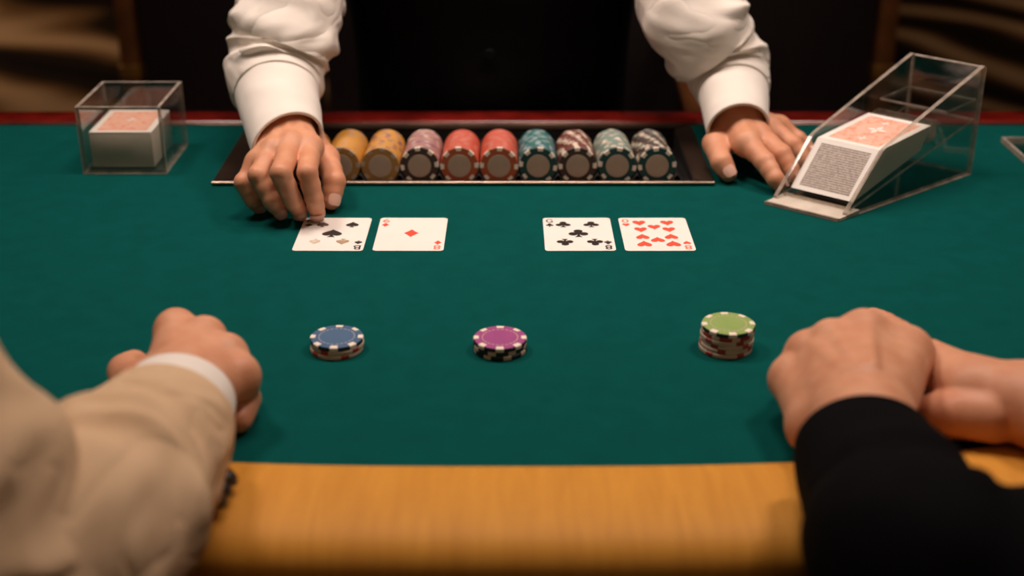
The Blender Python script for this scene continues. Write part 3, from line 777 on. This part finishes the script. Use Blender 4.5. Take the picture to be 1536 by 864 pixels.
def nail_patch(dip, tip, r_, toward, w=0.0055, ln=0.0115):
    d = (tip - dip).normalized(); n_ = (toward - d * toward.dot(d)).normalized(); l_ = d.cross(n_)
    v, f = [], []
    NA, NB = 8, 7
    for j in range(NB + 1):
        b = j / NB
        ww = w * (0.86 + 0.14 * math.sin(b * PI)) * (1 if 0 < j < NB else .62)
        for i in range(NA + 1):
            a = (i / NA * 2 - 1)
            th = a * ww / r_ * 1.05
            rr = (r_ + .0012) * (1.0 - 0.10 * max(0, b - .45) ** 1.5 * 2)
            v.append(tip + d * ((b - .52) * ln) + n_ * (math.cos(th) * rr) + l_ * (math.sin(th) * rr))
    for j in range(NB):
        for i in range(NA):
            k = j * (NA + 1) + i; f.append((k, k + 1, k + NA + 2, k + NA + 1))
    return v, f
def body_mesh(pieces, nails, parent, extra_tubes=()):
    """one mesh: grown hands, hidden limbs and nails"""
    V, F, fl, fm = [], [], [], []
    for v, f, k in pieces:
        b = len(V); V += [tuple(x) for x in v]; fl += list(k); F += [tuple(int(i) + b for i in q) for q in f]; fm += [0] * len(f)
    for v, f in extra_tubes:
        b = len(V); V += [tuple(x) for x in v]; fl += [0] * len(v); F += [tuple(i + b for i in q) for q in f]; fm += [0] * len(f)
    for v, f in nails:
        b = len(V); V += [tuple(x) for x in v]; fl += [0] * len(v); F += [tuple(i + b for i in q) for q in f]; fm += [1] * len(f)
    o = mesh('body', [rest(v) for v in V], F, [M['skin'], M['nail']], parent, fm=fm, sm=True)
    at_ = o.data.attributes.new('flush', 'FLOAT', 'POINT'); at_.data.foreach_set('value', fl)
    return o

# ------------------------------------------------------------------ cloth tubes
def catmull(pts, n):
    """pts: list of tuples of floats -> n interpolated rows"""
    A = np.array(pts, float); A = np.vstack([2 * A[0] - A[1], A, 2 * A[-1] - A[-2]])
    m_ = len(pts) - 1; out = []
    for k in range(n):
        u = k / (n - 1) * m_; i = min(int(u), m_ - 1); t = u - i
        p0, p1, p2, p3 = A[i:i + 4]
        out.append(.5 * ((2 * p1) + (-p0 + p2) * t + (2 * p0 - 5 * p1 + 4 * p2 - p3) * t * t + (-p0 + 3 * p1 - 3 * p2 + p3) * t ** 3))
    return np.array(out)
def tube(path, m_=110, n=72, disp=None, up=(0, 0, 1), lip=True, cap=False, wall=0.0016, skew=0.0, sklen=0.06):
    """path: [(Vector, r_side, r_up)] from the open cuff end; returns verts, faces"""
    C = catmull([(*p, a, b) for p, a, b in path], m_)
    V, F = [], []
    L = 0.0; prev = None
    rings = []
    for k in range(m_):
        p = Vector(C[k][:3]); t = Vector(C[min(k + 1, m_ - 1)][:3]) - Vector(C[max(k - 1, 0)][:3]); t.normalize()
        if prev is not None: L += (p - prev).length
        prev = p
        side = t.cross(Vector(up)); side = side.normalized() if side.length > 1e-4 else Vector((1, 0, 0)); u_ = side.cross(t).normalized()
        rings.append((p, side, u_, C[k][3], C[k][4], L))
    def ring(p, side, u_, a, b, L, shrink=0.0, dmul=1.0):
        ax_ = u_.cross(side); sk = skew * max(0.0, 1 - L / sklen)
        for j in range(n):
            ph = 2 * PI * j / n
            d = disp(L, ph, p) * dmul if disp else 0
            V.append(p + side * (math.cos(ph) * (a + d - shrink)) + u_ * (math.sin(ph) * (b + d - shrink)) + ax_ * (sk * math.cos(ph)))
    if lip:
        p, sd_, u_, a, b, L0 = rings[14]; ring(p, sd_, u_, a, b, L0, wall * 2.2)
        p, sd_, u_, a, b, L0 = rings[0]; ring(p, sd_, u_, a, b, L0, wall * 1.5); ring(p, sd_, u_, a, b, L0, wall * .5)
    for k, r_ in enumerate(rings): ring(*r_)
    nr = len(V) // n
    for k in range(nr - 1):
        for j in range(n):
            F.append((k * n + j, k * n + (j + 1) % n, (k + 1) * n + (j + 1) % n, (k + 1) * n + j))
    if cap:
        F.append(tuple(range((nr - 1) * n, nr * n)))
        if not lip: F.append(tuple(reversed(range(n))))
    return V, F
def folds(amp, seed, wl=0.03, lean=1.0, start=0.0, fade=0.03, big=None):
    """drapery folds running around and diagonally along a sleeve"""
    def f(L, ph, p):
        c, s = math.cos(ph), math.sin(ph)
        w = min(1.0, max(0.0, (L - start) / fade)) if fade > 0 else 1.0
        w = w * w * (3 - 2 * w)
        q = Vector((c * .7 + seed, s * .7 - seed * .7, L / wl * .30))
        n1 = noise.noise(q); n2 = noise.noise(q * 1.7 + Vector((5.2, 1.3, 7.7))); n3 = noise.noise(q * 3.3 + Vector((1.2, 8.3, 2.7)))
        wave = math.sin(2 * PI * L / wl + lean * 1.8 * math.cos(ph - 1.2) + 2.8 * n1)
        v = amp * ((wave * .5 + .5) ** 1.5 * (.50 + 1.2 * abs(n2)) * (.75 - .35 * math.cos(2 * ph - .6)) + n3 * .25 - .25)
        if big: v += big(L, ph)
        return v * w
    return f
def two(a, b): return lambda L, ph, p: a(L, ph, p) + b(L, ph, p)
def rest(v):
    """keep cloth and skin lying on the felt and the rail instead of sinking into them"""
    v = Vector(v); d = v.y - front(v.x)
    d *= 1 / math.sqrt(1 + (0.5 * 2.9 / HW * abs(v.x / HW) ** 1.9) ** 2)
    if abs(v.x) > HW or v.y > FAR + .05 or d < -.106: return v
    zm = .0012 if d > .003 else (.0150 if d > -.086 else .0150 - (-.086 - d) * 1.3)
    if d > .003 and d < .012: zm = .0012 + (.012 - d) / .009 * .006
    v.z = max(v.z, TZ + zm); return v
def cloth(name, parts, mat, parent):
    V, F = [], []
    for v, f in parts:
        b = len(V); V += v; F += [tuple(i + b for i in q) for q in f]
    o = mesh(name, [rest(v) for v in V], F, mat, parent, sm=True)
    bm = bmesh.new(); bm.from_mesh(o.data); bmesh.ops.recalc_face_normals(bm, faces=bm.faces); bm.to_mesh(o.data); bm.free()
    return o

# ------------------------------------------------------------------ the dealer
dealer = empty('person', (-0.026, 1.64, 0))
tag(dealer, 'dealer in white shirt and black vest reaching both hands over the table', 'person')
A_ = crop(310, 120, 3.084); B2 = crop(800, 160, 3.491)
# right hand (on the left in the picture): bent fingers, index tip on the spade card
wr = at(428, 185, 60); wr2 = at(420, 150, 68)
iM, mM, rM, pM = A_(475, 315, 58), A_(392, 305, 62), A_(312, 330, 58), A_(240, 385, 48)
idx = [iM, A_(466, 428, 52), A_(496, 545, 28), A_(512, 614, 9)]
mid = [mM, A_(343, 430, 54), A_(394, 548, 28), A_(427, 607, 10)]
rng = [rM, A_(238, 440, 46), A_(300, 556, 24), A_(336, 602, 11)]
pky = [pM, A_(172, 474, 34), A_(212, 552, 18), A_(236, 580, 9)]
thb = [A_(470, 270, 44), A_(556, 362, 38), A_(590, 470, 26), A_(577, 560, 10)]
g = 0.001
palmR = [(wr2, wr, .029, .0265), (wr, iM, .023, .0125), (wr, mM, .022, .0125), (wr, rM, .021, .012), (wr, pM, .020, .011), (iM, pM, .010, .0095), (wr, thb[0], .019, .014), (thb[0], thb[1], .0145, .0115)]
fR = [finger(idx, (.0110, .0093, .0084, .0076)), finger(mid, (.0114, .0097, .0087, .0078)), finger(rng, (.0110, .0093, .0084, .0075)), finger(pky, (.0098, .0090, .0078, .0068)), finger(thb[1:], (.0115, .0108, .0086))]
upv = Vector((0, -.25, 1)).normalized()
def tendons(w, ms, off, r_=.0028):
    return [(w.lerp(m_, .35) + upv * off, m_ + upv * (.0095), r_, r_ * 1.1) for m_ in ms]
handR = grow(palmR, fR, ridges=tendons(wr, (iM, mM, rM, pM), .0165) + [(m_ + upv * .0015, m_ + upv * .002, .0105, .0105) for m_ in (iM, mM, rM, pM)])
tow = Vector((0, -1, .35))
nailsR = [nail_patch(c_[2], c_[3], r_, tow, w) for c_, r_, w in ((idx, .0078, .0060), (mid, .0080, .0062), (rng, .0077, .0058), (pky, .0070, .0050))]
nailsR.append(nail_patch(thb[2], thb[3], .0091, Vector((.5, -1, .1)), .0058))
# left hand (on the right in the picture): laid flat, fingers under the shoe's side
wl, wl2 = at(1104, 176, 48), at(1100, 140, 60)
iL, mL, rL, pL = B2(1115, 190, 37), B2(1180, 150, 39), B2(1240, 118, 37), B2(1285, 108, 32)
idl = [iL, B2(1212, 288, 27), B2(1266, 376, 15), B2(1288, 410, 8.5)]
mdl = [mL, B2(1300, 250, 29), B2(1348, 332, 16), B2(1372, 380, 8)]
rgl = [rL, B2(1358, 200, 27), B2(1418, 272, 15), B2(1452, 318, 8)]
pyl = [pL, B2(1385, 170, 22), B2(1432, 215, 13), B2(1462, 248, 8)]
thl = [B2(1015, 105, 36), B2(950, 195, 31), B2(985, 290, 20), B2(1020, 350, 10)]
palmL = [(wl2, wl, .028, .025), (wl, iL, .021, .0125), (wl, mL, .020, .0125), (wl, rL, .019, .012), (wl, pL, .018, .011), (iL, pL, .010, .009), (wl, thl[0], .018, .014), (thl[0], thl[1], .0145, .0115), (thl[0], iL, .010, .010)]
fL = [finger(idl, (.0110, .0100, .0085, .0074)), finger(mdl, (.0112, .0102, .0088, .0076)), finger(rgl, (.0108, .0097, .0084, .0073)), finger(pyl, (.0095, .0086, .0074, .0066)), finger(thl[1:], (.0118, .0108, .0088))]
handL = grow(palmL, fL, ridges=tendons(wl, (iL, mL, rL), .014, .0024) + [(m_ + upv * .001, m_ + upv * .0015, .0100, .0100) for m_ in (iL, mL, rL, pL)])
nailsL = [nail_patch(thl[2], thl[3], .0092, Vector((.2, -1, .4)), .0060)] + [nail_patch(c_[2], c_[3], r_, Vector((0, .0, 1)), w) for c_, r_, w in ((idl, .0078, .0055), (mdl, .0080, .0056), (rgl, .0077, .0054), (pyl, .007, .0046))]
elR, elL = Vector((-.238, 1.50, TZ + .205)), Vector((.190, 1.50, TZ + .215))
shR, shL = Vector((-.205, 1.66, TZ + .50)), Vector((.153, 1.66, TZ + .50))
inner = []
for w2, el, sho in ((wr2, elR, shR), (wl2, elL, shL)):
    inner.append(tube([(w2, .026, .026), (el, .036, .036), (el.lerp(sho, .4), .042, .042), (sho, .05, .05)], 30, 24, lip=False, cap=True))
inner.append(tube([(Vector((-.026, 1.64, TZ + z)), a, b) for z, a, b in ((-.10, .13, .09), (.1, .14, .09), (.35, .16, .1), (.50, .14, .08), (.58, .055, .055), (.66, .052, .055))], 40, 40, up=(0, 1, 0), lip=False, cap=True))
body_mesh([handR, handL], nailsR + nailsL, dealer, inner)
# shirt sleeves, cuffs, upper body
cuffR = [(at(432, 214, 57), .0355, .031), (at(426, 188, 63), .0385, .034), (at(417, 150, 73), .042, .037), (at(414, 128, 81), .044, .040)]
cuffL = [(at(1107, 193, 46), .0320, .029), (at(1104, 169, 53), .0345, .032), (at(1099, 134, 64), .038, .035), (at(1094, 115, 71), .040, .038)]
slR = [(at(415, 140, 77), .043, .039), (at(413, 124, 83), .050, .045), (at(417, 90, 101), .0545, .050), (at(431, 35, 134), .057, .052), (elR, .060, .056), (elR.lerp(shR, .35), .066, .064), (shR + Vector((0, 0, -.02)), .075, .075), (shR + Vector((.05, 0, .045)), .05, .06)]
slL = [(at(1100, 138, 63), .0385, .036), (at(1094, 119, 71), .0450, .042), (at(1079, 84, 93), .0525, .048), (at(1043, 25, 134), .060, .055), (elL, .061, .058), (elL.lerp(shL, .35), .066, .064), (shL + Vector((0, 0, -.02)), .075, .075), (shL + Vector((-.05, 0, .045)), .05, .06)]
tor = [(-.12, .150, .108), (0, .158, .112), (.12, .166, .116), (.28, .178, .12), (.42, .175, .115), (.50, .15, .095), (.545, .085, .07), (.585, .062, .062)]
shirt = cloth('shirt', [tube(slR, 170, 84, two(folds(.0085, 1.7, .058, 1.0, .002, .025), folds(.0062, 3.9, .024, 1.5, .006, .03))), tube(slL, 170, 84, two(folds(.0090, 4.1, .055, -1.0, .002, .025), folds(.0070, 6.4, .025, -1.5, .006, .03))),
                        tube([(Vector((-.026, 1.672, TZ + z)), a, b) for z, a, b in tor], 60, 60, up=(0, 1, 0), lip=False)], M['shirt'], dealer)
cloth('cuff', [tube(cuffR, 40, 84, folds(.0012, 2.2, .05), wall=.0018, skew=.015)], M['cuff'], shirt)
cloth('cuff', [tube(cuffL, 40, 84, folds(.0014, 3.2, .05), wall=.0018, skew=.007)], M['cuff'], shirt)
vp = [(-.16, .168, .118), (0, .172, .122), (.12, .178, .126), (.28, .186, .130), (.40, .176, .124), (.48, .150, .108), (.53, .115, .09)]
vest = cloth('vest', [tube([(Vector((-.026, 1.672, TZ + z)), a, b) for z, a, b in vp], 60, 72, folds(.004, 6.0, .12, .4), up=(0, 1, 0), lip=False)], M['vest'], dealer)
for k in range(4):
    z = -.02 + k * .085
    bmh = bmesh.new(); bmesh.ops.create_cone(bmh, cap_ends=True, segments=20, radius1=.0065, radius2=.0055, depth=.003, matrix=Matrix.Translation((-.026, 1.672 - .122 - .004 - .0015 * k, TZ + z)) @ Matrix.Rotation(PI / 2, 4, 'X'))
    from_bm('button', bmh, M['vest_button'], vest, True, 40)

# ------------------------------------------------------------------ left player: cream jacket, closed hand on the felt
left = empty('person', (-0.30, 0.56, 0))
tag(left, 'player in cream jacket resting a closed hand on the felt at lower left', 'person')
C_ = crop(0, 440, 2.0375)
wC, wC2 = at(266, 600, 40), at(235, 650, 42)
iC, mC, rC, pC = C_(540, 118, 47), C_(628, 140, 48), C_(695, 192, 44), C_(732, 255, 36)
def curl(m_, fw, sz, r_):
    """finger folded under the fist: first bone forwards and down, second back under the palm"""
    f = Vector((fw[0], fw[1], 0)).normalized()
    p = m_ + f * .020 * sz + Vector((0, 0, max(-.022, TZ + .012 - m_.z)))
    zt = TZ + .0095
    q = Vector((p.x, p.y, zt + .002)) - f * .012
    t = q - f * .018 * sz; t.z = zt
    return finger([m_, p, q, t], (r_, r_ * .93, r_ * .85, r_ * .8))
fwC = (.35, 1)
palmC = [(wC2, wC, .029, .027), (wC, iC, .025, .0145), (wC, mC, .025, .0145), (wC, rC, .024, .0135), (wC, pC, .022, .0125), (iC, pC, .012, .011)]
tC = [C_(440, 285, 36), C_(400, 262, 27), C_(386, 240, 20), C_(410, 215, 15)]
fC = [curl(iC, (.1, 1), .9, .0120), curl(mC, (.25, 1), .9, .0122), curl(rC, (.15, 1), .7, .0116), curl(pC, (.05, 1), .5, .0108), finger(tC, (.017, .0135, .0125, .010))]
handC = grow(palmC + [(wC, tC[0], .022, .017)], fC, ridges=tendons(wC, (iC, mC, rC), .018, .003) + [(m_ + upv * .004, m_ + upv * .005, .0115, .0115) for m_ in (iC, mC, rC, pC)], h=.0014)
elC = Vector((-.258, .530, TZ + .045)); upC = Vector((-.362, .552, TZ + .172)); shC = Vector((-.50, .52, TZ + .36))
body_mesh([handC], [], left, [tube([(wC2, .024, .024), (elC, .030, .030), (upC, .036, .036), (upC.lerp(shC, .7), .04, .04)], 40, 24, lip=False, cap=True)])
cloth('shirt_cuff', [tube([(at(268, 600, 41), .0365, .0320), (at(254, 622, 43), .0385, .034), (at(226, 664, 46), .040, .036)], 30, 84, folds(.0008, 1.2, .05), wall=.0018)], M['cuff'], left)
jc = [(at(248, 632, 45), .0430, .0385), (at(222, 672, 47), .049, .044), (at(170, 738, 50), .057, .050), (at(108, 812, 54), .064, .056), (elC, .070, .064), (elC.lerp(upC, .45) + Vector((.026, .010, -.004)), .070, .066), (upC, .072, .072), (shC, .074, .074), (shC + (shC - upC).normalized() * .035, .052, .052), (shC + (shC - upC).normalized() * .05, .012, .012)]
slv = cloth('jacket_sleeve', [tube(jc, 170, 90, two(folds(.0075, 8.3, .075, 1.0, .012, .05), folds(.0075, 2.7, .036, 1.2, .012, .05)), cap=True)], M['jacket'], left)
for k in range(3):
    p = at(345 - k * 8, 716 + k * 16, 22)
    bmh = bmesh.new(); bmesh.ops.create_uvsphere(bmh, u_segments=16, v_segments=8, radius=.0062, matrix=Matrix.Translation(p) @ Matrix.Rotation(.9, 4, 'Y') @ Matrix.Diagonal((1, 1, .5, 1)))
    from_bm('sleeve_button', bmh, M['button'], slv, True)

# ------------------------------------------------------------------ right player: black sleeve, hand folded over another hand
right = empty('person', (0.30, 0.56, 0))
tag(right, 'player in black sleeve folding one hand over a bare hand at lower right', 'person')
D_ = crop(1030, 440, 2.0375)
wD, wD2 = at(1300, 650, 44), at(1320, 700, 44)
iD, mD, rD, pD = D_(540, 128, 58), D_(440, 152, 54), D_(366, 188, 43), D_(316, 264, 30)
palmD = [(wD2, wD, .030, .029), (wD, iD, .027, .0155), (wD, mD, .026, .0145), (wD, rD, .023, .0130), (wD, pD, .021, .0115), (iD, rD, .011, .010), (rD, pD, .010, .010), (at(1222, 640, 26), pD, .0165, .0115), (wD, at(1222, 640, 26), .022, .0165), (wD, D_(660, 190, 44), .024, .020), (iD, D_(660, 190, 44), .014, .018)]
fD = [curl(iD, (-.05, 1), .9, .0125), curl(mD, (-.25, 1), .9, .0122), curl(rD, (-.1, 1), .7, .0115), finger([pD, pD + Vector((.004, .006, -.013)), pD + Vector((.018, -.008, -.018))], (.0112, .0100, .009))]
thD = [D_(660, 190, 44), D_(640, 140, 42), D_(600, 110, 36), D_(570, 85, 30)]
fD.append(finger(thD, (.016, .0135, .0122, .010)))
handD = grow(palmD, fD, ridges=tendons(wD, (iD, mD, rD), .024, .0042) + [(m_ + upv * .004, m_ + upv * .005, .012, .012) for m_ in (iD, mD, rD, pD)], h=.0014)
elD = Vector((.286, .522, TZ + .040)); upD = Vector((.345, .47, TZ + .085)); shD = Vector((.46, .42, TZ + .25))
body_mesh([handD], [], right, [tube([(wD2, .024, .024), (elD, .028, .028), (upD, .034, .034), (upD.lerp(shD, .7), .04, .04)], 40, 24, lip=False, cap=True)])
jd = [(at(1297, 672, 44), .0410, .0350), (at(1309, 704, 45), .0440, .038), (at(1346, 768, 48), .050, .044), (at(1398, 850, 52), .057, .051), (elD, .064, .058), (elD.lerp(upD, .5), .070, .066), (upD, .074, .072), (shD, .074, .074), (shD + (shD - upD).normalized() * .035, .052, .052), (shD + (shD - upD).normalized() * .05, .012, .012)]
cloth('jacket_sleeve', [tube(jd, 150, 84, two(folds(.005, 2.9, .08, -1.0, .01, .06), folds(.003, 7.7, .04, -1.2, .01, .06)), cap=True)], M['black_cloth'], right)

# bare arm from the right edge, its hand under the black-sleeved one
bare = empty('person', (0.42, 0.78, 0))
tag(bare, 'bare forearm reaching in from the right edge, hand tucked under black-sleeved hand', 'person')
wB, wB2, elB = at(1462, 590, 30), at(1540, 606, 33), at(1780, 690, 40)
kB = at(1392, 545, 33)
palmB = [(elB, wB2, .040, .0265), (wB2, wB, .0265, .0235), (wB, kB, .023, .017), (wB, at(1420, 560, 24), .020, .014)]
fB = [finger([kB, at(1362, 530, 34), at(1338, 506, 28), at(1318, 498, 20)], (.0140, .0112, .0100, .0085)),
      finger([at(1395, 560, 26), at(1365, 548, 22), at(1345, 536, 16)], (.0130, .0105, .009)),
      finger([at(1485, 625, 26), at(1440, 622, 24), at(1408, 620, 21), at(1390, 622, 17)], (.0190, .0165, .0138, .0110))]
handB = grow(palmB, fB, h=.0016, kp=.008, kf=.003)
body_mesh([handB], [], bare)
